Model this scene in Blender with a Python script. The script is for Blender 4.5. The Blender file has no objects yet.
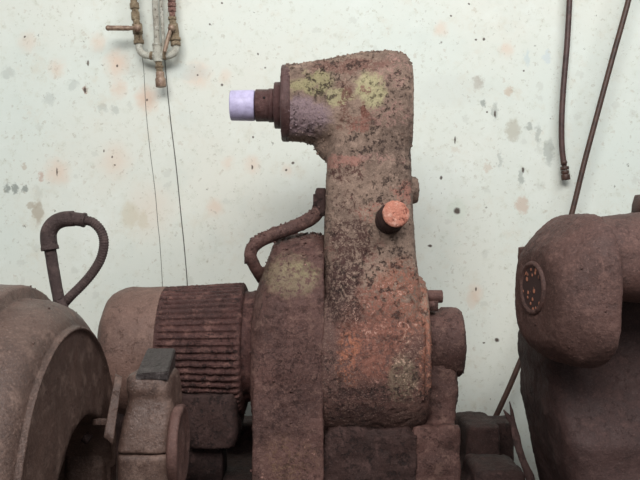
import bpy, bmesh, math, random
from mathutils import Vector, Matrix, noise
random.seed(7)
sc = bpy.context.scene
COL = sc.collection
H, F, D = 1.2, 800.0, 1.6          # camera height, focal length in pixels, distance to the arm's front face
PI = math.pi

# ------------------------------------------------------------------ camera, world, lights, exposure
cam = bpy.data.cameras.new('camera'); camo = bpy.data.objects.new('camera', cam); COL.objects.link(camo)
camo.location = (0, -D, H); camo.rotation_euler = (PI/2, 0, 0)
cam.sensor_width = 36; cam.lens = 36*F/640; cam.clip_start = .02
sc.camera = camo
world = bpy.data.worlds.new('world'); sc.world = world; world.use_nodes = True
world.node_tree.nodes['Background'].inputs[0].default_value = (.93, .97, 1, 1)
world.node_tree.nodes['Background'].inputs[1].default_value = .25
def area(name, loc, target, size, power, col=(1, 1, 1), sy=None):
    l = bpy.data.lights.new(name, 'AREA'); l.energy = power; l.color = col
    l.shape = 'RECTANGLE'; l.size = size; l.size_y = sy or size
    o = bpy.data.objects.new(name, l); COL.objects.link(o); o.location = loc
    o.rotation_euler = (Vector(target)-Vector(loc)).to_track_quat('-Z', 'Y').to_euler()
    return o
area('ceiling_lamp_front', (-.3, -2.9, 3.05), (0, .3, 1.0), 2.2, 112, (1, .985, .96), 1.2)
area('ceiling_lamp_side', (1.5, -1.8, 3.3), (.3, .4, 1.0), 1.6, 38, (.97, .99, 1), .8)
area('wall_skylight', (0, -.25, 3.3), (0, .55, .8), 2.8, 4, (.97, 1, .97), .6)
sc.view_settings.view_transform = 'Standard'; sc.view_settings.look = 'None'
sc.view_settings.exposure = -0.1; sc.view_settings.gamma = 1; sc.view_settings.use_curve_mapping = False

# ------------------------------------------------------------------ helpers
def W(px, py, Y):
    k = (Y+D)/F
    return Vector(((px-320)*k, Y, H-(py-240)*k))
def X(px, Y): return (px-320)*(Y+D)/F
def Z(py, Y): return H-(py-240)*(Y+D)/F

def link(name, bm, mat, parent=None, loc=None, smooth=True):
    """bm holds world coordinates; the object's origin is loc (top level) or the parent's origin"""
    me = bpy.data.meshes.new(name)
    bmesh.ops.recalc_face_normals(bm, faces=bm.faces)
    root = Vector((0, 0, 0)); p = parent
    while p is not None: root += p.location; p = p.parent
    org = Vector(loc) if (loc is not None and parent is None) else root
    for v in bm.verts: v.co -= org
    bm.to_mesh(me); bm.free()
    for f in me.polygons: f.use_smooth = smooth
    me.materials.append(mat)
    o = bpy.data.objects.new(name, me); COL.objects.link(o)
    if parent is not None: o.parent = parent
    else: o.location = org
    return o
def tag(o, label, cat, group=None):
    o['label'] = label; o['category'] = cat
    if group: o['group'] = group
    return o
def thing(name, label, cat, loc, group=None):
    o = bpy.data.objects.new(name, None); COL.objects.link(o); o.location = loc; o.empty_display_size = .05
    return tag(o, label, cat, group)
def struct(o): o['kind'] = 'structure'; return o

def skin(bm, loops, cap=True):
    vs = [[bm.verts.new(c) for c in l] for l in loops]
    n = len(vs[0])
    for a, b in zip(vs, vs[1:]):
        for i in range(n):
            bm.faces.new((a[i], a[(i+1) % n], b[(i+1) % n], b[i]))
    if cap:
        bm.faces.new(list(reversed(vs[0]))); bm.faces.new(vs[-1])
def box(bm, lo, hi, taper=0, rot=None, c=None):
    lo, hi = Vector(lo), Vector(hi)
    pts = []
    for z, t in ((lo.z, 0), (hi.z, taper)):
        pts.append([Vector((lo.x+t, lo.y+t, z)), Vector((hi.x-t, lo.y+t, z)), Vector((hi.x-t, hi.y-t, z)), Vector((lo.x+t, hi.y-t, z))])
    if rot is not None:
        cc = (lo+hi)/2
        pts = [[cc+rot@(p-cc) for p in l] for l in pts]
    skin(bm, pts)
def frame(axis):
    axis = Vector(axis).normalized()
    u = axis.cross(Vector((0, 0, 1)))
    if u.length < .1: u = axis.cross(Vector((0, 1, 0)))
    u.normalize(); v = u.cross(axis).normalized()
    return axis, u, v
def lathe(bm, o, axis, prof, seg=64, rfun=None):
    """prof: [(s, r)] along axis; closed with caps"""
    a, u, v = frame(axis); o = Vector(o)
    loops = []
    for s, r in prof:
        r = max(r, .0002)
        loops.append([o+a*s+(u*math.cos(t)+v*math.sin(t))*(r if rfun is None else rfun(s, r, t)) for t in [2*PI*i/seg for i in range(seg)]])
    skin(bm, loops)
def cyl(bm, p0, p1, r, r1=None, seg=32, bev=0):
    p0, p1 = Vector(p0), Vector(p1); L = (p1-p0).length; r1 = r if r1 is None else r1
    pr = [(0, r), (L, r1)] if not bev else [(0, r-bev), (bev*.3, r-bev*.3), (bev, r), (L-bev, r1), (L-bev*.3, r1-bev*.3), (L, r1-bev)]
    lathe(bm, p0, p1-p0, pr, seg)
def sloop(axis_x, yc, zc, ry, rz, n=2.0, seg=48, plane='YZ'):
    out = []
    for i in range(seg):
        t = 2*PI*i/seg; c, s = math.cos(t), math.sin(t)
        a = math.copysign(abs(c)**(2/n), c); b = math.copysign(abs(s)**(2/n), s)
        if plane == 'YZ': out.append(Vector((axis_x, yc+a*ry, zc+b*rz)))
        else: out.append(Vector((yc+a*ry, zc+b*rz, axis_x)))      # plane XY at height axis_x: (z, xc, yc, rx, ry)
    return out
def spline(pts, n=8):
    pts = [Vector(p) for p in pts]; out = []
    P = [pts[0]*2-pts[1]]+pts+[pts[-1]*2-pts[-2]]
    for i in range(1, len(P)-2):
        a, b, c, d = P[i-1:i+3]
        for k in range(n):
            t = k/n
            out.append(.5*((2*b)+(c-a)*t+(2*a-5*b+4*c-d)*t*t+(3*b-a-3*c+d)*t**3))
    out.append(pts[-1]); return out
def tube(bm, pts, r, seg=16, rf=None):
    loops = []; u = None
    tot = 0
    for i, p in enumerate(pts):
        d = (pts[min(i+1, len(pts)-1)]-pts[max(i-1, 0)]).normalized()
        if i: tot += (p-pts[i-1]).length
        if u is None: u = frame(d)[1]
        u = (u-d*u.dot(d)).normalized(); v = d.cross(u)
        rr = rf(tot) if rf else r
        loops.append([p+(u*math.cos(t)+v*math.sin(t))*rr for t in [2*PI*j/seg for j in range(seg)]])
    skin(bm, loops)
def resample(pts, step):
    out = [pts[0].copy()]; acc = 0
    for a, b in zip(pts, pts[1:]):
        L = (b-a).length; 
        if L < 1e-9: continue
        t = step-acc
        while t <= L:
            out.append(a+(b-a)*(t/L)); t += step
        acc = L-(t-step)
    out.append(pts[-1].copy()); return out

def rough(bm, lump=.0015, grain=.0008, crust=.0, flump=22, fgrain=150, seed=0., topz=.1, pits=0.):
    """cast / caked surface: lumps, grain and a crumbly crust that lies on the upward faces"""
    bm.normal_update(); off = Vector((seed*3.1, seed*7.7, seed*1.3))
    mv = []
    for v in bm.verts:
        c = v.co+off; n = v.normal
        d = lump*noise.noise(c*flump)+grain*noise.noise(c*fgrain)+grain*.7*noise.noise(c*fgrain*2.3)
        if crust:
            up = max(0, min(1, (n.z-topz)*2.2))
            q = noise.noise(c*95)+.5*noise.noise(c*210)
            d += crust*(up*max(0, q+.15)+.28*max(0, q-.25))
        if pits:
            q = noise.noise(c*60)+.6*noise.noise(c*140)
            d -= pits*max(0, min(1, (q-.35)*5))
        mv.append(n*d)
    for v, m in zip(bm.verts, mv): v.co += m
def crumbs(bm, n, test, size=(.002, .005), seed=1):
    """small lumps of caked grit stuck on the surface where test(co, normal) > random"""
    rnd = random.Random(seed); bm.normal_update(); bm.verts.ensure_lookup_table()
    vs = list(bm.verts); k = tries = 0
    while k < n and tries < n*200:
        tries += 1; v = vs[rnd.randrange(len(vs))]
        if rnd.random() > test(v.co, v.normal): continue
        s = rnd.uniform(*size)
        r = bmesh.ops.create_icosphere(bm, subdivisions=1, radius=s, matrix=Matrix.Translation(v.co+v.normal*s*.3))
        for w in r['verts']:
            w.co += Vector((rnd.uniform(-1, 1), rnd.uniform(-1, 1), rnd.uniform(-1, 1)))*s*.45
        k += 1
def fuse(bm, voxel=.004, smooth=4):
    """weld overlapping solids into one casting with rounded inner corners"""
    me = bpy.data.meshes.new('tmp'); bmesh.ops.recalc_face_normals(bm, faces=bm.faces); bm.to_mesh(me); bm.free()
    o = bpy.data.objects.new('tmp', me); COL.objects.link(o)
    m = o.modifiers.new('r', 'REMESH'); m.mode = 'VOXEL'; m.voxel_size = voxel
    if smooth:
        s = o.modifiers.new('s', 'SMOOTH'); s.factor = .5; s.iterations = smooth
    dg = bpy.context.evaluated_depsgraph_get(); dg.update()
    me2 = bpy.data.meshes.new_from_object(o.evaluated_get(dg))
    bpy.data.objects.remove(o); bpy.data.meshes.remove(me)
    b = bmesh.new(); b.from_mesh(me2); bpy.data.meshes.remove(me2)
    return b

def carve(bm, cut):
    obs = []
    for q in (bm, cut):
        bmesh.ops.recalc_face_normals(q, faces=q.faces)
        me = bpy.data.meshes.new('tmp'); q.to_mesh(me); q.free(); o = bpy.data.objects.new('tmp', me); COL.objects.link(o); obs.append(o)
    m = obs[0].modifiers.new('b', 'BOOLEAN'); m.operation = 'DIFFERENCE'; m.solver = 'EXACT'; m.object = obs[1]
    dg = bpy.context.evaluated_depsgraph_get(); dg.update()
    me2 = bpy.data.meshes.new_from_object(obs[0].evaluated_get(dg)); b = bmesh.new(); b.from_mesh(me2)
    for o in obs: bpy.data.objects.remove(o)
    bpy.data.meshes.remove(me2); return b

# ------------------------------------------------------------------ materials
def lin(r, g, b):
    f = lambda c: (c/255/12.92) if c/255 <= .04045 else ((c/255+.055)/1.055)**2.4
    return (f(r), f(g), f(b), 1)
class NT:
    def __init__(s, name):
        s.m = bpy.data.materials.new(name); s.m.use_nodes = True; s.t = s.m.node_tree; s.n = s.t.nodes; s.l = s.t.links
        s.bsdf = s.n['Principled BSDF']
        s.pos = s.n.new('ShaderNodeNewGeometry').outputs['Position']
    def put(s, sock, v):
        if isinstance(v, (int, float)): sock.default_value = v
        elif isinstance(v, (tuple, list, Vector)): sock.default_value = tuple(v) if len(v) == len(sock.default_value) else tuple(v)[:3]
        else: s.l.new(v, sock)
    def math(s, op, a, b=0.0, c=None, clamp=False):
        n = s.n.new('ShaderNodeMath'); n.operation = op; n.use_clamp = clamp
        s.put(n.inputs[0], a); s.put(n.inputs[1], b)
        if c is not None: s.put(n.inputs[2], c)
        return n.outputs[0]
    def vm(s, op, a, b=(0, 0, 0)):
        n = s.n.new('ShaderNodeVectorMath'); n.operation = op
        s.put(n.inputs[0], a)
        if op == 'SCALE': s.put(n.inputs[3], b)
        else: s.put(n.inputs[1], b)
        return n.outputs['Value'] if op in ('LENGTH', 'DISTANCE', 'DOT_PRODUCT') else n.outputs[0]
    def noise(s, scale, detail=4, rough=.6, vec=None, col=False, dist=0):
        n = s.n.new('ShaderNodeTexNoise'); n.inputs['Scale'].default_value = scale; n.inputs['Detail'].default_value = detail
        n.inputs['Roughness'].default_value = rough; n.inputs['Distortion'].default_value = dist
        s.l.new(vec or s.pos, n.inputs['Vector'])
        return n.outputs['Color' if col else 'Fac']
    def vor(s, scale, vec=None, out='Distance', rnd=1):
        n = s.n.new('ShaderNodeTexVoronoi'); n.inputs['Scale'].default_value = scale; n.inputs['Randomness'].default_value = rnd
        s.l.new(vec or s.pos, n.inputs['Vector']); return n.outputs[out]
    def ramp(s, v, a, b, lo=0., hi=1.):
        n = s.n.new('ShaderNodeMapRange'); n.interpolation_type = 'SMOOTHSTEP'; s.put(n.inputs[0], v)
        n.inputs[1].default_value = a; n.inputs[2].default_value = b; n.inputs[3].default_value = lo; n.inputs[4].default_value = hi
        return n.outputs[0]
    def mix(s, f, a, b):
        n = s.n.new('ShaderNodeMix'); n.data_type = 'RGBA'
        s.put(n.inputs[0], f); s.put(n.inputs[6], a); s.put(n.inputs[7], b); return n.outputs[2]
    def patch(s, c, r, amp=.25, soft=.35, vec=None):
        """blob mask round c with radii r (a zero radius axis is ignored)"""
        inv = tuple(0 if q == 0 else 1/q for q in r)
        d = s.vm('LENGTH', s.vm('MULTIPLY', s.vm('SUBTRACT', vec or s.pos, tuple(c)), inv))
        return s.ramp(d, 1.0-soft, 1.0+soft*.4, 1, 0)
    def bump(s, h, strength=.5, dist=.002):
        n = s.n.new('ShaderNodeBump'); n.inputs['Strength'].default_value = strength; n.inputs['Distance'].default_value = dist
        s.l.new(h, n.inputs['Height']); s.l.new(n.outputs[0], s.bsdf.inputs['Normal'])

def rusty(name, base, dark, light, pits=.5, fleck=None, fleckamt=.0, patches=(), gloss=.75, scale=1., metal=0., grime=.8):
    """grimy painted iron. patches: (centre, radii, colour, breakup 0..1)"""
    t = NT(name)
    big = t.noise(9*scale, 5, .65); med = t.noise(38*scale, 6, .7); fine = t.noise(170*scale, 5, .75)
    c = t.mix(t.ramp(big, .35, .68), base, t.mix(.5, base, dark))
    c = t.mix(t.math('MULTIPLY', t.ramp(med, .50, .68), .35+.5*grime), c, light)
    wob = t.vm('SCALE', t.vm('SUBTRACT', t.noise(22, 6, .72, col=True), (.5, .5, .5)), .075)
    pw = t.vm('ADD', t.pos, wob)
    for ce, ra, colr, brk in patches:
        m = t.patch(ce, ra, vec=pw)
        if brk: m = t.math('MULTIPLY', m, t.ramp(t.math('ADD', t.math('MULTIPLY', t.noise(46, 8, .85, dist=1.2), .6), t.math('MULTIPLY', fine, .4)), brk-.005, brk+.035, 0, .92))
        c = t.mix(m, c, colr)
    dk = t.ramp(t.math('ADD', t.math('MULTIPLY', t.noise(62*scale, 5, .7), .6), t.math('MULTIPLY', fine, .4)), .585-.12*pits, .625-.10*pits)
    dk = t.math('MULTIPLY', dk, t.ramp(t.noise(11, 4, .6), .40, .56, .15, 1))
    c = t.mix(t.math('MULTIPLY', dk, min(1, grime*1.25)), c, dark)
    if fleck:
        fl = t.ramp(t.math('ADD', t.math('MULTIPLY', t.noise(20, 3, .6), .4), t.math('MULTIPLY', t.noise(110, 5, .75), .6)), .66-.2*fleckamt, .72-.2*fleckamt)
        c = t.mix(fl, c, fleck)  # pale rust flecks, which also paint in small glints
    grit = t.noise(330*scale, 4, .8)
    c = t.mix(t.math('MULTIPLY', t.ramp(grit, .54, .68), .6), c, light)
    c = t.mix(t.math('MULTIPLY', t.ramp(grit, .48, .30), .6), c, dark)
    t.l.new(c, t.bsdf.inputs['Base Color'])
    t.bsdf.inputs['Metallic'].default_value = metal
    t.put(t.bsdf.inputs['Roughness'], t.ramp(med, .3, .7, gloss-.15, min(1, gloss+.12)))
    t.bsdf.inputs['Specular IOR Level'].default_value = .4
    t.bump(t.math('ADD', t.math('MULTIPLY', fine, .5), t.math('ADD', t.math('MULTIPLY', med, .6), t.math('ADD', t.math('MULTIPLY', dk, -.5), t.math('MULTIPLY', grit, .35)))), .25+grime*.8, .007)
    return t.m
def plain(name, col, rough_=.5, metal=0., var=.25, dark=None, scale=60, bump=.3):
    t = NT(name); n = t.noise(scale, 5, .7)
    dk = dark or tuple(q*(1-var) for q in col[:3])+(1,)
    t.l.new(t.mix(t.ramp(n, .35, .7), col, dk), t.bsdf.inputs['Base Color'])
    t.bsdf.inputs['Roughness'].default_value = rough_; t.bsdf.inputs['Metallic'].default_value = metal
    t.bump(n, bump, .001); return t.m

DARK = lin(48, 32, 30); ORANGE = lin(205, 122, 92); RUST = lin(158, 96, 78); OLIVE = lin(150, 143, 108); PINK = lin(190, 150, 140)
BASE = lin(128, 106, 96); MAROON = lin(92, 64, 60)
def wp(px, py, rx, ry, Y=.0): 
    k = (Y+D)/F
    return (W(px, py, Y), (rx*k, 0, ry*k))
arm_p = []
def ap(px, py, rx, ry, col, brk): c, r = wp(px, py, rx, ry); arm_p.append((c, r, col, brk))
ap(374, 392, 95, 100, lin(104, 74, 67), 0); ap(340, 330, 40, 70, lin(100, 74, 68), .46); ap(370, 425, 80, 22, lin(84, 60, 54), 0)
ap(300, 115, 34, 18, lin(152, 130, 134), 0)
ap(312, 82, 26, 13, lin(156, 147, 110), .42)
ap(340, 97, 14, 10, lin(174, 164, 128), .38)
ap(370, 90, 17, 19, lin(184, 175, 136), .34)
ap(366, 91, 7, 6, lin(140, 100, 88), .45)
ap(386, 115, 30, 14, lin(160, 124, 114), .50)
ap(355, 124, 17, 9, lin(146, 100, 88), .46)
ap(345, 160, 24, 7, lin(164, 118, 106), .44)
ap(385, 157, 28, 4, lin(172, 134, 124), .50)
ap(372, 212, 24, 12, lin(162, 112, 98), .50)
ap(405, 190, 11, 12, lin(164, 114, 100), .46)
ap(352, 250, 30, 28, lin(140, 100, 90), .5)
ap(400, 300, 34, 42, lin(152, 98, 80), .47)
ap(372, 330, 36, 55, lin(142, 92, 78), .46)
ap(348, 356, 12, 28, lin(176, 112, 86), .50)
ap(425, 335, 7, 62, lin(160, 104, 84), .47)
ap(403, 375, 16, 26, lin(118, 102, 84), .46)
ap(392, 392, 26, 12, lin(112, 92, 78), .50)
ap(350, 240, 24, 26, lin(70, 44, 40), .47); ap(345, 275, 22, 18, lin(66, 40, 37), .47); ap(345, 205, 18, 18, lin(80, 52, 47), .52); ap(347, 172, 22, 10, lin(84, 52, 46), .50)
ap(345, 305, 22, 22, lin(62, 40, 37), .47); ap(360, 400, 34, 24, lin(66, 43, 40), .47); ap(395, 70, 24, 16, lin(172, 134, 124), .50); ap(350, 64, 44, 9, lin(122, 88, 78), .44); ap(345, 100, 7, 26, lin(112, 76, 66), .47); ap(364, 112, 5, 6, lin(120, 78, 66), 0); ap(385, 310, 46, 40, lin(206, 162, 146), .545); ap(410, 365, 20, 40, lin(206, 170, 150), .535)
M_arm = rusty('iron_arm_caked_rust', lin(150, 126, 111), DARK, lin(178, 152, 136), .5, lin(200, 150, 136), .2, arm_p, .72, grime=0.68)
M_motor = rusty('iron_motor_maroon', lin(86, 55, 51), lin(30, 17, 16), lin(134, 98, 90), .55, lin(160, 120, 108), .18, (), .66, grime=0.6)
hs = [(*wp(290, 370, 40, 60), lin(66, 43, 40), .50), (*wp(290, 275, 28, 22), lin(128, 112, 90), .46), (*wp(300, 270, 22, 10), lin(140, 128, 98), .5), (*wp(290, 455, 30, 25), lin(112, 84, 68), .5)]
M_house = rusty('iron_housing_maroon', lin(102, 72, 66), lin(42, 26, 24), lin(138, 108, 98), .5, lin(172, 130, 118), .22, hs, .68, grime=0.42)
M_cover = rusty('sheet_fan_cover_brown', lin(124, 96, 86), lin(60, 42, 36), lin(146, 118, 106), .3, None, 0, (), .58, .8, grime=0.35)
M_left = rusty('iron_guard_brown', lin(98, 77, 69), lin(42, 30, 27), lin(140, 115, 104), .4, lin(150, 112, 100), .0, (), .46, .8, grime=0.22)
M_right = rusty('iron_right_brown', lin(97, 70, 64), lin(42, 28, 26), lin(132, 101, 93), .35, lin(160, 120, 110), .0, (), .68, .8, grime=0.28)
M_bed = rusty('iron_bed_dark', lin(62, 41, 37), lin(22, 14, 13), lin(98, 74, 70), .5, lin(140, 108, 98), .0, (), .75, grime=0.5)
M_bright = rusty('fresh_rust_orange', lin(214, 142, 120), lin(140, 76, 60), lin(238, 190, 172), .35, None, 0, (), .7, 1.4)
M_pinkmetal = rusty('flange_iron_purplish', lin(92, 66, 64), lin(50, 32, 32), lin(124, 96, 94), .2, lin(205, 150, 130), .02, (), .45, grime=0.4)
M_collar = rusty('collar_iron_brown', lin(98, 66, 64), lin(58, 36, 36), lin(120, 88, 84), .1, None, 0, (), .45)
M_white = plain('white_plastic_lilac', lin(200, 192, 226), .45, 0, .12, lin(178, 170, 202), 90, .3)
M_hose = rusty('rubber_hose_brown', lin(80, 64, 62), lin(44, 32, 31), lin(104, 86, 82), .1, None, 0, (), .6)
M_cable = plain('cable_rubber_brown', lin(84, 58, 54), .5, 0, .3, lin(48, 32, 30), 40)
M_cabletop = plain('cable_red_brown', lin(112, 64, 58), .5, 0, .2, None, 30)
M_rod = plain('rod_brown', lin(80, 54, 44), .5, 0, .3, lin(50, 34, 28), 60)
M_wire = plain('thin_wire_grey', lin(96, 94, 90), .6)
M_black = plain('shadowed_hole_black', lin(26, 18, 18), .9)
M_steel = rusty('worn_steel_grey', lin(66, 58, 57), lin(44, 36, 35), lin(112, 104, 102), .1, None, 0, (), .42, 1, .35)
M_pipe_w = rusty('pipe_cream_paint', lin(206, 204, 190), lin(110, 88, 70), lin(224, 224, 214), .22, lin(150, 104, 78), .0, (), .5, 1.5)
M_brass = rusty('brass_grimy', lin(162, 142, 116), lin(74, 60, 46), lin(200, 184, 156), .4, lin(120, 78, 56), .0, (), .45, 2.0, .2)
M_copper = rusty('copper_fitting_red', lin(150, 112, 102), lin(90, 58, 52), lin(224, 178, 164), .35, None, 0, (), .42, 2.0, .2)
M_lever = plain('lever_dull_bronze', lin(166, 142, 122), .45, .1, .3, lin(110, 84, 70), 80)

def wall_material():
    t = NT('wall_pale_green_stained'); YW = .55; k = (YW+D)/F
    big = t.noise(1.6, 4, .55); med = t.noise(7, 6, .65); fine = t.noise(45, 5, .7)
    c = t.mix(t.ramp(big, .3, .7), lin(217, 224, 216), lin(222, 222, 211))
    c = t.mix(t.math('MULTIPLY', t.ramp(med, .5, .8), .5), c, lin(203, 211, 203))
    c = t.mix(t.math('MULTIPLY', t.ramp(t.noise(11, 7, .75), .52, .72), .5), c, lin(209, 202, 184))
    c = t.mix(t.math('MULTIPLY', t.ramp(t.noise(4, 6, .7), .35, .5, 1, 0), .5), c, lin(228, 233, 226))
    c = t.mix(t.math('MULTIPLY', t.ramp(fine, .52, .72), .45), c, lin(196, 198, 182))
    c = t.mix(t.math('MULTIPLY', t.ramp(t.noise(90, 5, .8), .60, .68), .5), c, lin(168, 166, 148))
    wob = t.vm('SCALE', t.vm('SUBTRACT', t.noise(26, 5, .7, col=True), (.5, .5, .5)), .045); pw = t.vm('ADD', t.pos, wob)
    wob2 = t.vm('SCALE', t.vm('SUBTRACT', t.noise(60, 5, .7, col=True), (.5, .5, .5)), .042); pw2 = t.vm('ADD', t.pos, wob2)
    def mark(px, py, rx, ry, col, a, soft=.8, tight=False):
        nonlocal c
        m = t.patch(W(px, py, YW), (rx*k, 0, ry*k), soft=soft, vec=pw2 if tight else pw)
        c = t.mix(t.math('MULTIPLY', m, a), c, col)
    halo = lin(224, 186, 160)
    for x, y, r, a in ((117, 64, 13, .6), (147, 99, 12, .65), (119, 88, 9, .4), (57, 172, 13, .45), (115, 160, 17, .35), (27, 42, 10, .3), (57, 68, 9, .35),
                       (198, 75, 13, .5), (226, 78, 8, .3), (97, 42, 9, .35), (252, 165, 9, .4), (287, 170, 7, .3), (441, 28, 8, .4), (506, 50, 8, .4),
                       (476, 293, 9, .4), (215, 207, 9, .4), (150, 210, 25, .2), (228, 162, 7, .3)):
        mark(x, y, r, r*1.15, halo, a, .9)
    stain = lin(165, 152, 132); grey = lin(128, 134, 128)
    for x, y, rx, ry, col, a in ((38, 212, 6, 13, stain, .8), (32, 205, 5, 4, stain, .7), (7, 188, 3.5, 5, grey, .9), (15, 188, 3.5, 5, grey, .9), (25, 189, 3.5, 4, grey, .9),
                                 (478, 83, 6, 7, lin(160, 148, 134), .8), (509, 91, 5, 5, lin(196, 176, 156), .8), (549, 152, 6, 14, grey, .55), (513, 130, 8, 12, lin(168, 160, 140), .65),
                                 (529, 127, 5, 4, grey, .6), (538, 135, 3, 12, grey, .5), (522, 205, 7, 9, lin(196, 168, 148), .7), (483, 103, 3, 4, grey, .8), (495, 112, 3, 10, grey, .5), (521, 178, 3, 8, grey, .6),
                                 (85, 90, 3, 4, lin(150, 110, 90), .8), (41, 177, 3.5, 5, lin(190, 160, 145), .8), (24, 167, 4, 3, lin(185, 172, 155), .7), (103, 108, 5, 5, grey, .3), (115, 110, 5, 5, grey, .35),
                                 (130, 215, 10, 14, lin(200, 190, 165), .6), (143, 220, 5, 10, lin(200, 190, 165), .5), (456, 150, 5, 4, lin(195, 180, 160), .4), (487, 168, 5, 5, lin(195, 175, 155), .55), (500, 160, 3, 9, grey, .4),
                                 (185, 72, 26, 9, lin(190, 198, 194), .5), (450, 90, 40, 18, lin(208, 212, 204), .5), (8, 73, 8, 6, grey, .3), (457, 210, 11, 12, lin(200, 212, 196), .4), (73, 85, 6, 6, grey, .3),  # wide grey mark right of the pipework is its soft shadow, painted in
                                 (49, 99, 7, 6, grey, .3), (527, 58, 3, 9, lin(196, 208, 208), .8), (547, 57, 4, 8, lin(200, 210, 212), .8), (472, 300, 7, 10, lin(214, 192, 172), .4)):
        mark(x, y, rx, ry, col, a*.85, .45, True)
    blk = lin(66, 50, 40)
    for x, y, rx, ry in ((457, 211, 4.5, 4.5), (484, 39, 2, 2), (476, 39.5, 1.6, 1.6), (441, 178, 2, 2.5), (88, 63, 1.5, 4), (57, 172, 1, 6), (117, 66, 1.3, 2), (147, 100, 1.3, 2), (85, 90, 2, 3.5), (210, 24, 1.5, 1.5),
                         (222, 3, 1.5, 1.5), (497, 340, 3.2, 3.2), (476, 289, 1.2, 3), (484, 343, 2, 1.2), (430, 246, 3, 1.6), (455, 140, 1.2, 5), (523, 170, 2, 4), (222, 85, 1.8, 1.8), (265, 68, 1.3, 1.3), (104, 151, 1.2, 2.2),
                         (112, 157, 1.2, 1.8), (115, 165, 1.3, 1.3), (286, 170, 1.6, 1.6), (293, 163, 2.2, 1.6), (252, 167, 1.3, 3), (253, 137, 1.3, 1.6), (25, 37, 1.4, 1.4), (451, 16, 1.6, 1.6), (198, 75, 1.3, 1.3), (258, 54, 1.5, 1.5), (524, 71, 1.4, 1.4), (505, 160, .01, .01), (469, 4, 1.5, 1.5), (487, 112, 1.4, 1.4), (495, 114, 1.3, 5)):
        m = t.patch(W(x, y, YW), (rx*k*.8, 0, ry*k*.8), soft=.5, vec=t.vm('ADD', t.pos, t.vm('SCALE', wob2, .2)))
        c = t.mix(t.math('MULTIPLY', m, .95), c, blk)
    # scattered fly-specks and rust dots: one cell in several carries a dot
    for sc_, th, rad, col, a in ((24, .74, .05, lin(84, 76, 66), .7), (70, .62, .10, lin(128, 124, 110), .42), (38, .68, .13, lin(176, 160, 140), .3), (20, .74, .16, lin(190, 192, 182), .35), (50, .72, .14, lin(160, 150, 132), .35)):
        n = t.n.new('ShaderNodeTexVoronoi'); n.inputs['Scale'].default_value = sc_; t.l.new(pw2, n.inputs['Vector'])
        sep = t.n.new('ShaderNodeSeparateColor'); t.l.new(n.outputs['Color'], sep.inputs[0])
        m = t.math('MULTIPLY', t.ramp(n.outputs['Distance'], rad, rad*1.7, 1, 0), t.ramp(sep.outputs[0], th, th+.02))
        c = t.mix(t.math('MULTIPLY', m, a), c, col)
    # a thin horizontal scratch
    t.l.new(c, t.bsdf.inputs['Base Color']); t.bsdf.inputs['Roughness'].default_value = .55
    t.bump(t.math('ADD', t.math('MULTIPLY', t.noise(3, 3, .5), 3.), fine), .12, .004)
    return t.m

# ------------------------------------------------------------------ setting
b = bmesh.new(); box(b, (-2.6, .55, 0), (2.6, .65, 3.0)); struct(link('wall_back', b, wall_material(), smooth=False))
b = bmesh.new(); box(b, (-2.6, -3.2, -.1), (2.6, .65, 0)); struct(link('floor', b, plain('floor_concrete_dark', lin(96, 88, 82), .85, 0, .4, None, 4), smooth=False))

# ------------------------------------------------------------------ centre machine
YC = .12                     # depth of its motor axis
root = thing('gear_machine', 'rust-caked iron machine with upright elbow arm, finned motor and white-capped spindle, in the centre', 'machine', (X(330, YC), YC, .76))
# --- elbow arm + gear housing it grows from
b = bmesh.new()
ya = .085
for (z0, xl, xr) in [()][:0]: pass
secs = []
for py, xl, xr, yf, n in ((118, 330, 410, .007, 4), (165, 327, 412, .005, 5), (200, 325.5, 412.5, .002, 5.5), (235, 324.2, 414.5, -.002, 5.5), (262, 323.5, 416.5, -.010, 5), (285, 323, 419, -.020, 4.6), (305, 323, 421, -.028, 4), (345, 323, 424, -.032, 3.5)):
    x0, x1 = X(xl, .04), X(xr, .04)
    secs.append(sloop(Z(py, .05), (x0+x1)/2, (yf+.168)/2, (x1-x0)/2, (.168-yf)/2, n, 64, 'XY'))
skin(b, secs)
secs = []
for px, top, bot, ry, n in ((285, 66, 141, .074, 2), (302, 65, 142, .075, 2.1), (322, 62, 146, .077, 2.3), (345, 57, 155, .080, 2.7), (370, 54, 160, .083, 3.0), (395, 54, 160, .083, 3.2), (406, 58, 158, .080, 3.2), (412, 68, 150, .070, 3)):
    z1, z0 = Z(top, .085), Z(bot, .085)
    secs.append(sloop(X(px, .05), ya-.002, (z0+z1)/2, ry, (z1-z0)/2, n, 64))
skin(b, secs)
# inner bend of the elbow
bmesh.ops.create_uvsphere(b, u_segments=24, v_segments=16, radius=.046, matrix=Matrix.Translation((X(337, .08), .08, Z(142, .08))) @ Matrix.Diagonal((1.05, 1.0, 1.05, 1)))
# boss on the right flank
cyl(b, (X(405, .08), .085, Z(190, .08)), (X(418.5, .08), .085, Z(190, .08)), .028, bev=.004)
# --- gear drum
secs = []
zc = Z(352, YC)
for px, f in ((321.0, .985), (330, 1), (370, 1), (405, .995), (418, .975), (426, .93), (431, .86)):
    secs.append(sloop(X(px, .0), YC, zc, .152*f, (Z(352, YC)-Z(434, YC))*f, 2.25, 96))
skin(b, secs)
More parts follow.
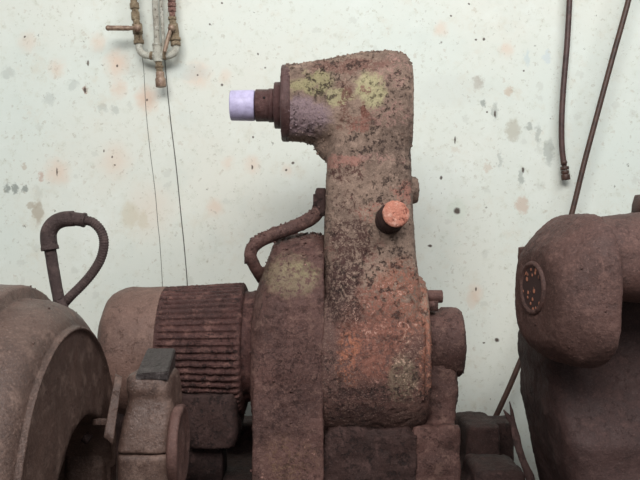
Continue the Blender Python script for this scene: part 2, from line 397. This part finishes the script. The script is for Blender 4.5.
# rounded shoulder that runs up into the arm
bmesh.ops.create_uvsphere(b, u_segments=32, v_segments=20, radius=.06, matrix=Matrix.Translation((X(398, .05), .09, Z(300, .05))) @ Matrix.Diagonal((.9, 1.45, 1.0, 1)))
b = fuse(b, .0034, 10)
rough(b, .0016, .0012, .0026, seed=1, pits=.0017)
crumbs(b, 620, lambda c, n: max(0, n.z-.15)*.8 if c.z > Z(80, .08) else (.5 if (n.z < -.3 and c.z > Z(170, .08)) else (.2 if c.x > X(424, .0) else .014)), (.0010, .0027), 3)
drum = link('arm_housing', b, M_arm, root)
b = bmesh.new()      # bolted lip round the drum's right rim
lathe(b, (X(424, 0), YC, zc), (1, 0, 0), [(0, .140), (0, .155), (.004, .158), (.009, .156), (.010, .140)], 96, lambda s, r, t: r*(1-.02*abs(math.cos(t))**3))
rough(b, .003, .0012, .002, seed=5)
link('rim_lip', b, M_arm, drum)
# --- motor-side housing with its foot
b = bmesh.new(); secs = []
for px, top, bot, f in ((250.5, 298, 420, .88), (255, 286, 434, .95), (262, 266, 438, .98), (270, 246, 442, 1), (279, 236, 442, 1), (300, 234, 442, 1), (316, 234, 442, 1), (324.3, 237, 440, .985)):
    z1, z0 = Z(top, YC), Z(bot, YC)
    secs.append(sloop(X(px, .0), YC, (z0+z1)/2, .150*f, (z1-z0)/2, 2.25 if px < 262 else 2.5, 96))
skin(b, secs)
box(b, (X(251.5, -.03), -.028, .703), (X(324, -.03), .148, Z(380, 0)), .002)
b = fuse(b, .0036, 8)
rough(b, .0018, .0012, .003, seed=3, pits=.0014)
crumbs(b, 200, lambda c, n: max(0, n.z-.5)*.5+.01, (.0014, .0036), 8)
link('motor_housing', b, M_house, root)
# --- finned motor
zm = Z(349, .13); ym = .13
b = bmesh.new()
NF = 60
def finr(s, r, t):
    q = math.cos(NF*t)
    w = max(0, min(1, (q+.55)*1.1)); r += .011*min(1, max(0, s/.2))
    e = min(1, max(0, (s-.012)/.012))*min(1, max(0, (.188-s)/.016))
    flat = 1 if math.cos(t-math.radians(200)) < .985 else .25
    return r-.0050*(1-w)*e*flat
xm0, xm1 = -.346, X(243, .05)
L = xm1-xm0
prof = [(0, .125), (.002, .130)]+[(.004+i*(L-.012)/46, .1335) for i in range(47)]+[(L-.004, .130), (L, .12)]
lathe(b, (xm0, ym, zm), (1, 0, 0), prof, NF*10, finr)
rough(b, .0014, .0013, .0036, seed=4, topz=.55)
crumbs(b, 260, lambda c, n: max(0, n.z-.7)*.7+.004, (.0014, .0032), 9)
motor = link('motor', b, M_motor, root)
b = bmesh.new(); cyl(b, (X(238, .05), ym, zm+.004), (X(256, .05), ym, zm+.004), .117, bev=.006, seed=0) if False else lathe(b, (X(238, .05), ym, zm+.006), (1, 0, 0), [(0, .124)]+[(i*.004, .120+.002*math.sin(i)) for i in range(1, 10)]+[(.04, .116)], 96)
rough(b, .003, .0012, .004, seed=6); link('motor_neck', b, M_motor, root)
b = bmesh.new()      # fan cover: rounded can whose rim laps over the fins
R = .1375; xs = X(101, .08); xe = -.333
Lc = xe-xs
pr = [(0, .0), (0, .05), (.001, .085), (.004, .102), (.010, .115), (.018, .124), (.028, .130), (.040, .1345), (.055, .137)]+[(.065+i*(Lc-.068)/8, R-.001+.0008*i/8) for i in range(9)]+[(Lc, R), (Lc, R-.004), (Lc-.02, R-.005)]
lathe(b, (xs, ym, zm-.003), (1, 0, 0), pr, 128)
bmesh.ops.subdivide_edges(b, edges=[e for e in b.edges if e.calc_length() > .012], cuts=1)
rough(b, .0014, .0005, .0012, seed=7, topz=.5); link('fan_cover', b, M_cover, motor)
b = bmesh.new()      # terminal box / foot under the motor
skin(b, [sloop(Z(py, .05), (X(xl, .02)+X(xr, .02))/2, .10, (X(xr, .02)-X(xl, .02))/2, .10, 7, 48, 'XY') for py, xl, xr in ((390, 176, 237), (410, 178, 238), (432, 184, 238), (444, 190, 234))])
b = fuse(b, .005, 3); rough(b, .004, .0015, .002, seed=8); link('motor_foot', b, M_bed, motor)
b = bmesh.new(); box(b, (X(186, .1), .03, .703), (X(225, .1), .14, Z(432, .1))); link('foot_bracket', b, M_bed, motor)
# --- spindle end: flanges, collar, white cap
za = Z(105.5, ya)
def px_r(p, Y=ya): return p*(Y+D)/F
b = bmesh.new(); lathe(b, (X(281, .05), ya, Z(103.5, ya)), (1, 0, 0), [(0, .07), (0, px_r(36.5)), (.002, px_r(38)), (.014, px_r(38.3)), (.017, px_r(37.5)), (.020, px_r(37))], 96)
rough(b, .001, .0006, .001, seed=9); crumbs(b, 40, lambda c, n: .5 if n.z < -.4 else .03, (.0012, .003), 4)
fl = link('end_flange', b, M_pinkmetal, root)
b = bmesh.new(); lathe(b, (X(273.5, .05), ya, za), (1, 0, 0), [(0, .03), (0, px_r(22)), (.0015, px_r(23)), (.018, px_r(23.3)), (.02, .03)], 64)
link('inner_flange', b, M_collar, root)
b = bmesh.new(); lathe(b, (X(255, .07), ya, za), (1, 0, 0), [(0, .006), (0, px_r(15)), (.0015, px_r(16)), (.044, px_r(16)), (.044, .02)], 64)
lathe(b, (X(268.5, .07), ya, za), (1, 0, 0), [(0, .02), (.0, px_r(16.8)), (.006, px_r(16.8)), (.012, px_r(16.5)), (.012, .02)], 64)
col_ = link('spindle_collar', b, M_collar, root)
b = bmesh.new(); a0 = Vector((X(264, .05), ya, za)); d = Vector((0, -math.cos(.32), math.sin(.32)))
cyl(b, a0+d*(px_r(16)-.002), a0+d*(px_r(16)+.0006), .0028, seg=16); link('set_screw_hole', b, M_black, col_)
b = bmesh.new(); cyl(b, (X(250, .07), ya, za), (X(258, .07), ya, za), px_r(9)); link('spindle_neck', b, M_collar, root)
b = bmesh.new(); lathe(b, (X(229.5, .07), ya, za), (1, 0, 0), [(0, 0), (0, px_r(10)), (0, px_r(13.2)), (.001, px_r(14.4)), (.003, px_r(15)), (.050, px_r(15.4)), (.0515, px_r(14.8)), (.0515, .01)], 64)
rough(b, .0004, .0002, 0, seed=10); link('white_cap', b, M_white, root)
# --- plug
b = bmesh.new(); pc = W(389.3, 219.5, .0); pd = Vector((.17, -1, .20)).normalized(); lathe(b, Vector((pc.x, .0, pc.z))-pd*.02, pd, [(0, .029), (.028, .0285), (.032, .0265), (.066, .027), (.069, .025)], 48)
rough(b, .002, .001, .001, seed=11); plug = link('plug', b, M_bed, root)
b = bmesh.new(); lathe(b, Vector((pc.x, .0, pc.z))+pd*.048, pd, [(0, .022), (.0, .0262), (.004, .0265), (.0065, .024), (.008, .018), (.0088, .008), (.009, 0)], 48)
bmesh.ops.subdivide_edges(b, edges=[e for e in b.edges if e.calc_length() > .004], cuts=2, use_grid_fill=True)
rough(b, .0018, .0014, 0, seed=12, fgrain=260); pf = link('plug_face', b, M_bright, plug); pf['label'] = 'bright orange rusted round face'
# --- bent pipe from the arm to the housing
b = bmesh.new(); YP = .06
pts = resample(spline([W(x, y, Y) for x, y, Y in ((321, 204, .07), (317, 213, .065), (309, 220, .06), (295, 226.5, .055), (278, 233, .05), (262, 240, .05), (253, 247, .05), (250.5, 256, .05), (253.5, 264, .06), (257, 270, .07), (263, 279, .10))]), .002)
tube(b, pts, .0115, 20, lambda s: .0142-.0012*min(1, s/.2)); rough(b, .001, .0007, .0028, seed=13); crumbs(b, 46, lambda c, n: max(0, n.z)*.4, (.0012, .0028), 21)
bp = link('bent_pipe', b, M_house, root)
b = bmesh.new(); skin(b, [sloop(Z(py, .07), X(321, .07), .07, w, .018, 5, 32, 'XY') for py, w in ((216, .008), (212, .0112), (192, .0118), (188.5, .009))])
cyl(b, (X(313, .07), .07, Z(202, .07)), (X(319, .07), .07, Z(202, .07)), .019, seg=6, bev=.002)
rough(b, .0006, .0005, 0, seed=14); link('pipe_fitting', b, M_bed, root)
b = bmesh.new(); cyl(b, W(245, 261, .05), W(252, 261, .05), .0052, seg=16, bev=.001); cyl(b, W(244.5, 261, .05), W(246.5, 261, .05), .0068, seg=6)
link('pipe_screw', b, M_bed, bp)
# --- bearing cap and bolt on the right
b = bmesh.new(); zb = Z(342, YC)
lathe(b, (X(426, .05), YC, zb), (1, 0, 0), [(0, .05), (0, .068), (.010, .070), (.038, .071), (.044, .0745), (.066, .0755), (.078, .073), (.083, .068), (.085, .060), (.086, .03), (.086, 0)], 96)
bmesh.ops.subdivide_edges(b, edges=[e for e in b.edges if e.calc_length() > .010], cuts=1)
rough(b, .0025, .001, .0028, seed=15); crumbs(b, 50, lambda c, n: max(0, n.z-.3)*.4, (.0012, .0028), 31); link('bearing_cap', b, M_house, root)
b = bmesh.new(); cyl(b, W(424, 296.5, .08), W(442.5, 296.5, .08), .0135, seg=24, bev=.002); cyl(b, W(430, 303, .08), W(438, 303, .08), .006)
box(b, W(428, 311, .07), W(436, 300, .10)); rough(b, .001, .0007, .001, seed=16); link('cap_bolt', b, M_house, root)
b = bmesh.new(); 
skin(b, [sloop(Z(py, .08), (X(xl, .03)+X(xr, .03))/2, .11, (X(xr, .03)-X(xl, .03))/2, ry*.8, 6, 48, 'XY') for py, xl, xr, ry in ((350, 426, 462, .05), (378, 428, 461, .06), (420, 430, 460, .075), (423, 420, 459, .09), (440, 414, 459, .10))]); box(b, (X(413, .02), .012, .708), (X(459, .02), .148, Z(426, .02)))
b = fuse(b, .004, 3); rough(b, .0055, .0016, .003, seed=17, flump=30); link('bearing_foot', b, M_house, root)
b = bmesh.new(); skin(b, [sloop(Z(py, .0), (X(xl, .0)+X(xr, .0))/2, .09, (X(xr, .0)-X(xl, .0))/2, .085, 8, 48, 'XY') for py, xl, xr in ((429, 327, 412), (440, 324, 416))]); box(b, (X(323, 0), .003, .706), (X(417, 0), .15, Z(436, 0)))
b = fuse(b, .0045, 2); rough(b, .005, .0016, .003, seed=18, flump=28); link('drum_pedestal', b, M_bed, root)

# ------------------------------------------------------------------ bed under the machines
b = bmesh.new()
box(b, (-.75, -.04, 0), (X(518, .0), .34, .70), .0)
box(b, (-.75, .29, .5), (X(514, .3), .375, .768), .0)
box(b, (X(462, .2), .165, .6), (X(500, .2), .34, .787), .006)
box(b, (X(464, .05), -.03, .60), (X(521, .05), .12, .745), .01)
box(b, (-.72, .29, .6), (X(190, .3), .375, Z(402, .3)), .01)
b = fuse(b, .009, 1); rough(b, .003, .002, .002, seed=20, flump=14, fgrain=60)
for v in b.verts:
    if -.39 < v.co.x < .27 and v.co.y < .16: v.co.z = min(v.co.z, .7)
for v in b.verts:
    if v.co.x < .27 and .16 <= v.co.y < .275: v.co.z = min(v.co.z, .7)
bed = link('machine_bed', b, M_bed, loc=(-.1, .1, 0)); tag(bed, 'dark grimy iron bed under the central machine, crusted along its top', 'machine bed')

# ------------------------------------------------------------------ left machine: round wheel guard
YL = -.45; xf = X(73, YL); zl = Z(484, YL)
root = thing('grinder', 'big brown machine with round iron wheel guard at the bottom left', 'machine', (xf-.2, YL, 0))
b = bmesh.new()
def A(cx, r0, n=1): return []
pr = [(.0, .0)]+[(.0, .212*i/10) for i in range(1, 11)]
pr += [(0, .2195), (-.004, .2205), (-.0055, .2225), (-.004, .2245), (.002, .2255), (.003, .2285), (.007, .2375), (.015, .2475), (.026, .2555), (.036, .2600), (.045, .263), (.06, .265), (.071, .266), (.0725, .268), (.073, .281), (.076, .284), (.083, .2855), (.09, .285)]
pr += [(.09+.33*i/16, .285+.004*i/16) for i in range(1, 17)]+[(.43, .28), (.43, .14), (.43, 0)]
lathe(b, (xf, YL, zl), (-1, 0, 0), pr, 176)
cb = bmesh.new(); lathe(cb, (xf-.19, -.388, Z(541, YL)+.002), (1, 0, 0), [(0, 0), (0, .162), (.184, .162), (.19, .165), (.30, .168), (.30, 0)], 96)
b = carve(b, cb)
long_ = [e for e in b.edges if e.calc_length() > .014]
bmesh.ops.triangulate(b, faces=[f for f in b.faces if len(f.verts) > 4])
for _ in range(2): bmesh.ops.subdivide_edges(b, edges=[e for e in b.edges if e.calc_length() > .014], cuts=1)
rough(b, .0016, .0006, .0010, seed=30, flump=16, topz=.3)
crumbs(b, 60, lambda c, n: .3 if n.z > .5 else .02, (.001, .002), 12)
guard = link('wheel_guard', b, M_left, root)
b = bmesh.new(); lathe(b, (xf-.15, YL, zl-.10), (-1, 0, 0), [(0, .0), (0, .05), (0, .068), (.004, .07), (.03, .07), (.03, 0)], 64); link('grinding_wheel', b, M_bed, root)
b = bmesh.new(); cyl(b, (xf-.19, YL, zl-.10), (xf-.13, YL, zl-.10), .016, seg=24); link('wheel_spindle', b, M_bed, root)
b = bmesh.new()      # hinge strap beside the opening
p = [W(115.5, 375, -.30), W(122, 378, -.30), W(113, 445, -.36), W(103.5, 437, -.36)]
q = [v+Vector((-.003, .012, 0)) for v in p]
mid = sum(p, Vector())/4; box(b, mid+Vector((-.036, .010, -.030)), mid+Vector((-.004, .018, -.020)))
skin(b, [p, q]); bmesh.ops.subdivide_edges(b, edges=b.edges[:], cuts=5, use_grid_fill=True); rough(b, .001, .0006, 0, seed=31); link('side_strap', b, M_left, root)
b = bmesh.new(); box(b, (X(70, -.2), -.24, 0), (X(113, -.2), -.16, Z(441, -.2))); b = fuse(b, .012, 1); link('guard_pedestal', b, M_left, root)
b = bmesh.new(); cyl(b, W(84, 436, -.30), W(90, 440, -.30), .009, seg=16, bev=.002); link('guard_bolt', b, M_bed, root)
b = bmesh.new(); box(b, (xf-.42, YL-.22, 0), (xf-.06, YL+.2, zl-.26), .02); b = fuse(b, .014, 2); link('base', b, M_left, root)

# ------------------------------------------------------------------ clamp block with its round plate
YK = -.30
root = thing('clamp_block', 'small brown clamp block with grey wedge top and round side plate, beside wheel guard', 'clamp', (X(150, YK), YK, 0))
b = bmesh.new(); secs = []
for py, xl, xr, y0, y1, n in ((375, 130, 168, -.325, -.235, 4), (378, 126, 171, -.332, -.23, 4.5), (388, 125.5, 173, -.336, -.225, 5), (398, 127, 173.5, -.332, -.225, 5), (405, 127, 174, -.334, -.225, 5), (425, 122, 174, -.345, -.22, 5), (446, 119, 174, -.352, -.22, 6), (449.5, 118.5, 174, -.353, -.22, 7)):
    secs.append(sloop(Z(py, -.32), (X(xl, -.32)+X(xr, -.32))/2, (y0+y1)/2, (X(xr, -.32)-X(xl, -.32))/2, (y1-y0)/2, n, 56, 'XY'))
skin(b, secs); b = fuse(b, .0035, 4); rough(b, .0018, .0006, .001, seed=40); body = link('block_body', b, M_left, root)
b = bmesh.new()
skin(b, [sloop(Z(py, -.32), (X(xl, -.32)+X(xr, -.32))/2, -.285, (X(xr, -.32)-X(xl, -.32))/2, .066, 8, 56, 'XY') for py, xl, xr in ((450.5, 119.5, 173), (480, 119, 174), (520, 118, 175))])
box(b, (X(125, -.3), -.34, 0), (X(170, -.3), -.23, Z(515, -.3)))
b = fuse(b, .0045, 1); rough(b, .0015, .0006, .001, seed=41); link('block_foot', b, M_left, root)
b = bmesh.new()      # wedge: long sloping grey top
lo = Z(377, -.30)
P = [Vector((X(136, -.33), -.333, lo)), Vector((X(168.5, -.33), -.333, lo)), Vector((X(176, -.23), -.235, lo)), Vector((X(147, -.23), -.235, lo))]
T = [Vector((X(136, -.33), -.333, Z(374, -.33))), Vector((X(168.5, -.33), -.333, Z(371.5, -.33))), Vector((X(176, -.23), -.235, Z(347.5, -.23))), Vector((X(148, -.23), -.235, Z(347.5, -.23)))]
skin(b, [P, T]); bmesh.ops.bevel(b, geom=b.edges[:], offset=.002, segments=2, affect='EDGES'); link('wedge', b, M_steel, root, smooth=False)
b = bmesh.new(); xr = X(187, -.30)
lathe(b, (X(174, -.3), -.30, Z(446, -.30)), (1, 0, 0), [(0, .03), (0, .064), (.004, .0665), (.013, .067), (.0155, .065), (.016, .058), (.0135, .054), (.0135, .03), (.016, .012), (.016, 0)], 72)
rough(b, .0012, .0006, 0, seed=42); link('side_plate', b, M_right, root)

# ------------------------------------------------------------------ right machine
root = thing('press', 'large dark brown cast machine with rounded grilled cap filling the right edge', 'machine', (.6, -.1, 0))
YR = -.25; zr = Z(290, YR); x0 = X(535, YR)
def yaw(b): bmesh.ops.rotate(b, verts=b.verts, cent=(x0, YR, zr), matrix=Matrix.Rotation(math.radians(11), 3, 'Z'))
b = bmesh.new(); secs = []
for dx, ry, rz, n, dz in ((.0, .062, .066, 2.5, -.011), (.0012, .076, .075, 2.6, -.011), (.006, .088, .084, 2.7, -.011), (.016, .101, .096, 2.8, -.010), (.030, .113, .108, 2.8, -.008), (.046, .123, .119, 2.9, -.005), (.062, .129, .127, 2.9, -.001), (.074, .131, .129, 2.9, 0), (.082, .131, .129, 2.9, 0), (.087, .127, .125, 2.9, 0), (.088, .11, .11, 2.9, 0)):
    secs.append(sloop(x0+dx-.002, YR, zr+dz, ry, rz, n, 120))
skin(b, secs)
box(b, (X(529, -.14), -.215, Z(275, -.15)), (X(552, -.14), -.13, Z(247, -.15)), .004)
yaw(b); b = fuse(b, .0035, 3); rough(b, .0022, .0007, .0012, seed=50, flump=17); crumbs(b, 30, lambda c, n: .2, (.001, .002), 14)
cap = link('end_cap', b, M_right, root)
b = bmesh.new(); lathe(b, (x0-.0035, YR+.002, Z(288, YR)), (-1, 0, 0), [(0, .036), (.003, .038), (.0045, .041), (.003, .044), (0, .046), (-.004, .046), (-.004, .036)], 64); rough(b, .0008, .0005, 0, seed=51); yaw(b); link('grille_ring', b, M_right, cap)
b = bmesh.new(); lathe(b, (x0-.003, YR+.002, Z(288, YR)), (-1, 0, 0), [(-.005, 0), (-.005, .038)]+[(.001, .038-.037*i/14) for i in range(15)], 64); yaw(b)
t = NT('grille_rust_spots')
v = t.vor(85); sp = t.ramp(v, .28, .42, 1, 0)
t.l.new(t.mix(t.math('MULTIPLY', sp, t.ramp(t.noise(30, 3), .38, .5)), lin(62, 44, 42), lin(186, 122, 96)), t.bsdf.inputs['Base Color']); t.bsdf.inputs['Roughness'].default_value = .7; t.bump(sp, .8, .003)
gr = link('grille', b, t.m, cap); gr['label'] = 'round grille dotted with orange rust'
# hood and body
b = bmesh.new(); secs = []
for x, ry, zt, zb_, dy in ((x0+.07, .11, 221, 300, .025), (x0+.09, .113, 219.5, 300, .025), (x0+.12, .115, 217, 300, .025), (x0+.2, .117, 211, 303, .025), (x0+.7, .122, 203, 310, .02)):
    secs.append(sloop(x, YR+dy, (Z(zt, YR)+Z(zb_, YR))/2, ry, (Z(zt, YR)-Z(zb_, YR))/2, 3.0, 96))
skin(b, secs)
b = fuse(b, .005, 3); rough(b, .0025, .0008, .0012, seed=52, flump=14); hood = link('hood', b, M_right, root)
b = bmesh.new(); skin(b, [sloop(Z(py, -.1), X(639, -.1), -.12, w, .03, 4, 32, 'XY') for py, w in ((216, .016), (205, .014), (197, .009), (195, .006))]); rough(b, .001, .0006, 0, seed=57); link('hood_lug', b, M_right, root)
b = bmesh.new(); secs = []
for py, xl, yf in ((258, 560, -.16), (300, 530, -.17), (338, 516.5, -.17), (352, 515, -.18), (372, 519, -.19), (398, 519, -.21), (418, 523, -.235), (440, 527, -.23), (462, 532, -.235), (480, 536, -.24), (520, 542, -.24), (900, 545, -.24)):
    z = max(0, Z(py, .0)); xa = X(xl, .08); xb = 1.05
    secs.append(sloop(z, (xa+xb)/2, (yf+.12)/2, (xb-xa)/2, (.12-yf)/2, 9, 96, 'XY'))
skin(b, secs); b = fuse(b, .007, 2); rough(b, .005, .0016, .002, seed=53, flump=13, fgrain=90)
link('body', b, rusty('iron_body_darkest', lin(70, 49, 46), lin(32, 21, 21), lin(94, 71, 67), .35, lin(130, 96, 90), 0, (), .72, .9, grime=.3), root)

# ------------------------------------------------------------------ torn metal strip
b = bmesh.new()
def strip(pts, ws):
    pts = [W(x, y, Y) for x, y, Y in pts]
    L1 = []
    for p, w in zip(pts, ws):
        L1.append([p+Vector((-w, -.001, 0)), p+Vector((w, -.001, .001)), p+Vector((w, .002, .001)), p+Vector((-w, .002, 0))])
    skin(b, L1)
YS = -.09
strip([(509.5, 402, YS), (511.5, 411, YS), (513, 420, YS), (514.5, 430, YS-.01), (518, 445, YS-.02), (522.5, 460, YS-.03), (529, 475, YS-.03), (534, 490, YS-.03), (536, 520, YS-.03)], [.001, .003, .004, .006, .007, .007, .008, .008, .006])
strip([(503.5, 410, YS), (507, 415, YS), (511.5, 422, YS), (516, 432, YS-.01)], [.001, .004, .005, .004])
box(b, (X(527, -.12), -.124, .0), (X(539, -.12), -.116, Z(505, -.12)))
bmesh.ops.subdivide_edges(b, edges=b.edges[:], cuts=1); rough(b, .002, .001, 0, seed=60, flump=60)
o = link('metal_strip', b, M_bed, loc=(X(530, -.12), -.12, 0)); tag(o, 'torn forked strip of dark metal standing between the bed and the right machine', 'metal strip')

# ------------------------------------------------------------------ elbow hose behind the guard
YH = -.13
root = thing('hose', 'looped brown corrugated hose with elbow fitting rising behind the wheel guard', 'hose', W(62, 330, YH))
b = bmesh.new(); tube(b, resample(spline([Vector((X(84, YH), YH+.03, .0)), Vector((X(72, YH), YH+.01, .6)), W(64, 330, YH), W(59, 300, YH), W(55.5, 282, YH), (W(50, 249, YH))]), .004), .0108, 28); rough(b, .0005, .0003, 0, seed=70); link('upright_pipe', b, M_hose, root)
b = bmesh.new(); pts = resample(spline([W(50.2, 250, YH), W(48.6, 240, YH), W(49.2, 231, YH), W(54.5, 223.5, YH), W(63, 219.5, YH), W(74, 218.5, YH)]), .002)
tube(b, pts, .0155, 32, lambda s: .0162 if s < .006 else .0152-.0008*s/.08); link('elbow_fitting', b, M_hose, root)
b = bmesh.new(); cyl(b, W(73, 218.6, YH), W(83, 220, YH), .0125, seg=32, bev=.001); cyl(b, W(82.5, 219.8, YH), W(85.5, 220.3, YH), .0136, seg=32, bev=.001); link('hose_clamp', b, M_hose, root)
b = bmesh.new(); pts = resample(spline([W(84, 220, YH), W(93, 222.5, YH), W(101, 231, YH), W(104, 243, YH), (W(101, 258, YH)), W(93, 272, YH), W(82, 285, YH), W(68, 299, YH), W(58, 312, YH+.03), W(52, 335, YH+.04), Vector((X(44, YH), YH+.05, .6)), Vector((X(42, YH), YH+.05, .01))]), .0011)
tube(b, pts, .0088, 28, lambda s: .0086+.0005*math.sin(s*2*PI/.0046)); link('corrugated_hose', b, M_hose, root)

# ------------------------------------------------------------------ wall pipework
YP = .505
def pr_(p): return p*(YP+D)/F
root = thing('pipework', 'cream and brass twin-valve pipework on the wall at top left', 'pipework', W(158, 50, .55))
def seg_(name, pts, r, mat, par, n=6, rf=None, sg=24, sd=80):
    b = bmesh.new(); tube(b, resample(spline([W(x, y, YP) for x, y in pts], n), .003), pr_(r), sg, rf); rough(b, .0008, .0006, 0, seed=sd); return link(name, b, mat, par)
def fit(name, spec, mat, par, seg=28, hexa=False):
    """stack of collars: (x, y, x, y, radius)"""
    b = bmesh.new()
    for x1, y1, x2, y2, r in spec: cyl(b, W(x1, y1, YP), W(x2, y2, YP), pr_(r), seg=6 if hexa else seg, bev=pr_(.5))
    return link(name, b, mat, par, smooth=not hexa)
fit('riser', [(133.6, -60, 133.8, 4, 3.3), (134.2, 3, 134.8, 9, 4.6), (135, 9, 135.4, 14, 3.2)], M_brass, root)
v = fit('valve_body', [(135.2, 12, 135.8, 20, 4.2), (135.8, 19, 137, 24, 3.4), (137, 24, 138, 34, 5.0), (138, 33, 138.5, 41, 4.2), (138.6, 40, 139, 44, 5.2)], M_brass, root)
v['label'] = 'grimy brass valve with its lever turned out to the left'
b = bmesh.new(); c = YP-.022
cyl(b, W(137.2, 28.3, c), W(137.2, 28.3, YP), .008, seg=20); cyl(b, W(137.2, 28.3, c-.006), W(137.2, 28.3, c), .011, seg=6)
pts = [W(137, 28.3, c), W(130, 28.2, c), W(108.5, 28, c)]
tube(b, resample(pts, .003), .006, 16, lambda s: .0055 if s < .02 else .0066); bmesh.ops.create_uvsphere(b, u_segments=16, v_segments=10, radius=.0072, matrix=Matrix.Translation(W(108.2, 28, c)))
link('lever', b, M_lever, v)
seg_('elbow', [(139, 44), (139.6, 50), (144, 54.6), (151, 55.6), (156, 55.8)], 3.4, M_pipe_w, root, sd=81)
fit('elbow_ring', [(150, 55.5, 153, 55.7, 4.2)], M_brass, root)
seg_('centre_pipe', [(155, -60), (155.2, 0), (156.3, 25), (157.2, 50)], 3.0, M_pipe_w, root, sd=82)
seg_('thin_pipe', [(160.5, -60), (161, 0), (162.5, 25), (163.5, 46), (163, 53)], 1.7, M_pipe_w, root, sd=83)
fit('cross_fitting', [(157, 43.5, 157.1, 46, 4.8), (157.2, 46, 158.2, 62, 4.6), (152, 55.8, 165, 55.8, 3.9)], M_pipe_w, root)
fit('lower_nipple', [(158.6, 61, 159.8, 73, 3.4), (159, 66, 159.3, 68, 4.4)], M_brass, root)
fit('end_coupling', [(160, 72, 160.3, 78, 4.2), (160.4, 78.4, 161, 87, 5.2), (160.3, 77, 160.4, 79, 4.4)], M_lever, root)
fit('copper_riser', [(171.5, -60, 171.7, -2, 3.2), (171.6, -3, 171.8, 2, 4.0), (171.8, 2.6, 172, 7, 4.2), (172, 7.6, 172.2, 12, 4.0), (172.2, 11, 172.3, 17, 3.1)], M_copper, root)
v = fit('valve_body', [(172.2, 17, 172.3, 20, 4.2), (172.4, 20, 173, 24, 3.5), (173, 24, 174.6, 34, 4.8), (174.8, 33, 175.4, 42, 4.3), (175, 38, 175.3, 41, 5.8), (175.5, 42, 175.8, 46, 5.0)], M_brass, root)
v['label'] = 'grimy brass valve with its lever hanging down'
b = bmesh.new(); cyl(b, W(171.5, 28, c), W(171.5, 28, YP), .008, seg=20); cyl(b, W(171.5, 28, c-.006), W(171.5, 28, c), .010, seg=6)
tube(b, resample([W(171, 28, c), W(168, 38, c), W(164.5, 52, c)], .003), .0055, 16); link('lever', b, M_lever, v)
seg_('elbow', [(176, 45), (175.5, 50.5), (171, 55), (164, 55.8), (158, 55.8)], 3.5, M_pipe_w, root, sd=84)
fit('elbow_ring', [(163, 55.7, 166.5, 55.6, 4.3)], M_brass, root)
for x, y in ((155.5, -38), (155.5, -38)): pass
b = bmesh.new(); box(b, W(128, -36, .55)+Vector((0, -.035, 0)), W(178, -42, .55)); link('pipe_bracket', b, M_brass, root)

# ------------------------------------------------------------------ hanging hose, leaning cable, thin wires
root = thing('hanging_cable', 'short brown cable hanging down the wall, ending in a metal connector', 'cable', W(566, 180, .52))
b = bmesh.new(); tube(b, resample(spline([W(x, y, .525) for x, y in ((572, -60), (569.5, 0), (567, 45), (564, 80), (561.8, 115), (561.8, 145), (564, 165))]), .006), pr_(2.9), 16); link('cord', b, M_cable, root)
b = bmesh.new(); YP = .525
for a, e, r in ((161, 164, 3.2), (164, 166.5, 2.4), (166.5, 170, 4.3), (170.5, 174, 4.0), (174.3, 180, 4.4)): cyl(b, W(563.6+(a-160)*.12, a, YP), W(563.6+(e-160)*.12, e, YP), pr_(r), seg=20, bev=pr_(.5))
link('connector', b, M_rod, root)
b = bmesh.new(); tube(b, resample(spline([W(x, y, .47) for x, y in ((645, -70), (628.5, 0), (613, 56), (600, 104), (585, 160), (569.5, 222), (553, 275), (535, 325), (514.5, 375), (503.5, 400), (491, 426), (478, 450), (470, 470))]), .006), .0072, 16)
o = link('long_cable', b, M_rod, loc=W(470, 470, .47)); tag(o, 'long dark brown cable slanting down the wall behind the right machine', 'cable')
for pts, lab, r in ((((137, 40), (143, 62), (146, 110), (150, 150), (155, 190), (158, 225), (160, 245), (163, 300), (166, 420)), 'thin grey wire down the wall, the fainter left one under the pipework', .0007),
                 (((158, -60), (160.5, 0), (165, 62), (170, 115), (176, 165), (181, 215), (185, 255), (188, 300), (192, 420)), 'thin dark wire down the wall from the pipework, the right one', .0013)):
    b = bmesh.new(); tube(b, resample(spline([W(x, y, .5495) for x, y in pts], 6), .008), r, 8)
    o = link('wire', b, M_wire, loc=W(pts[-1][0], pts[-1][1], .548)); tag(o, lab, 'wire', 'thin wires on the wall')
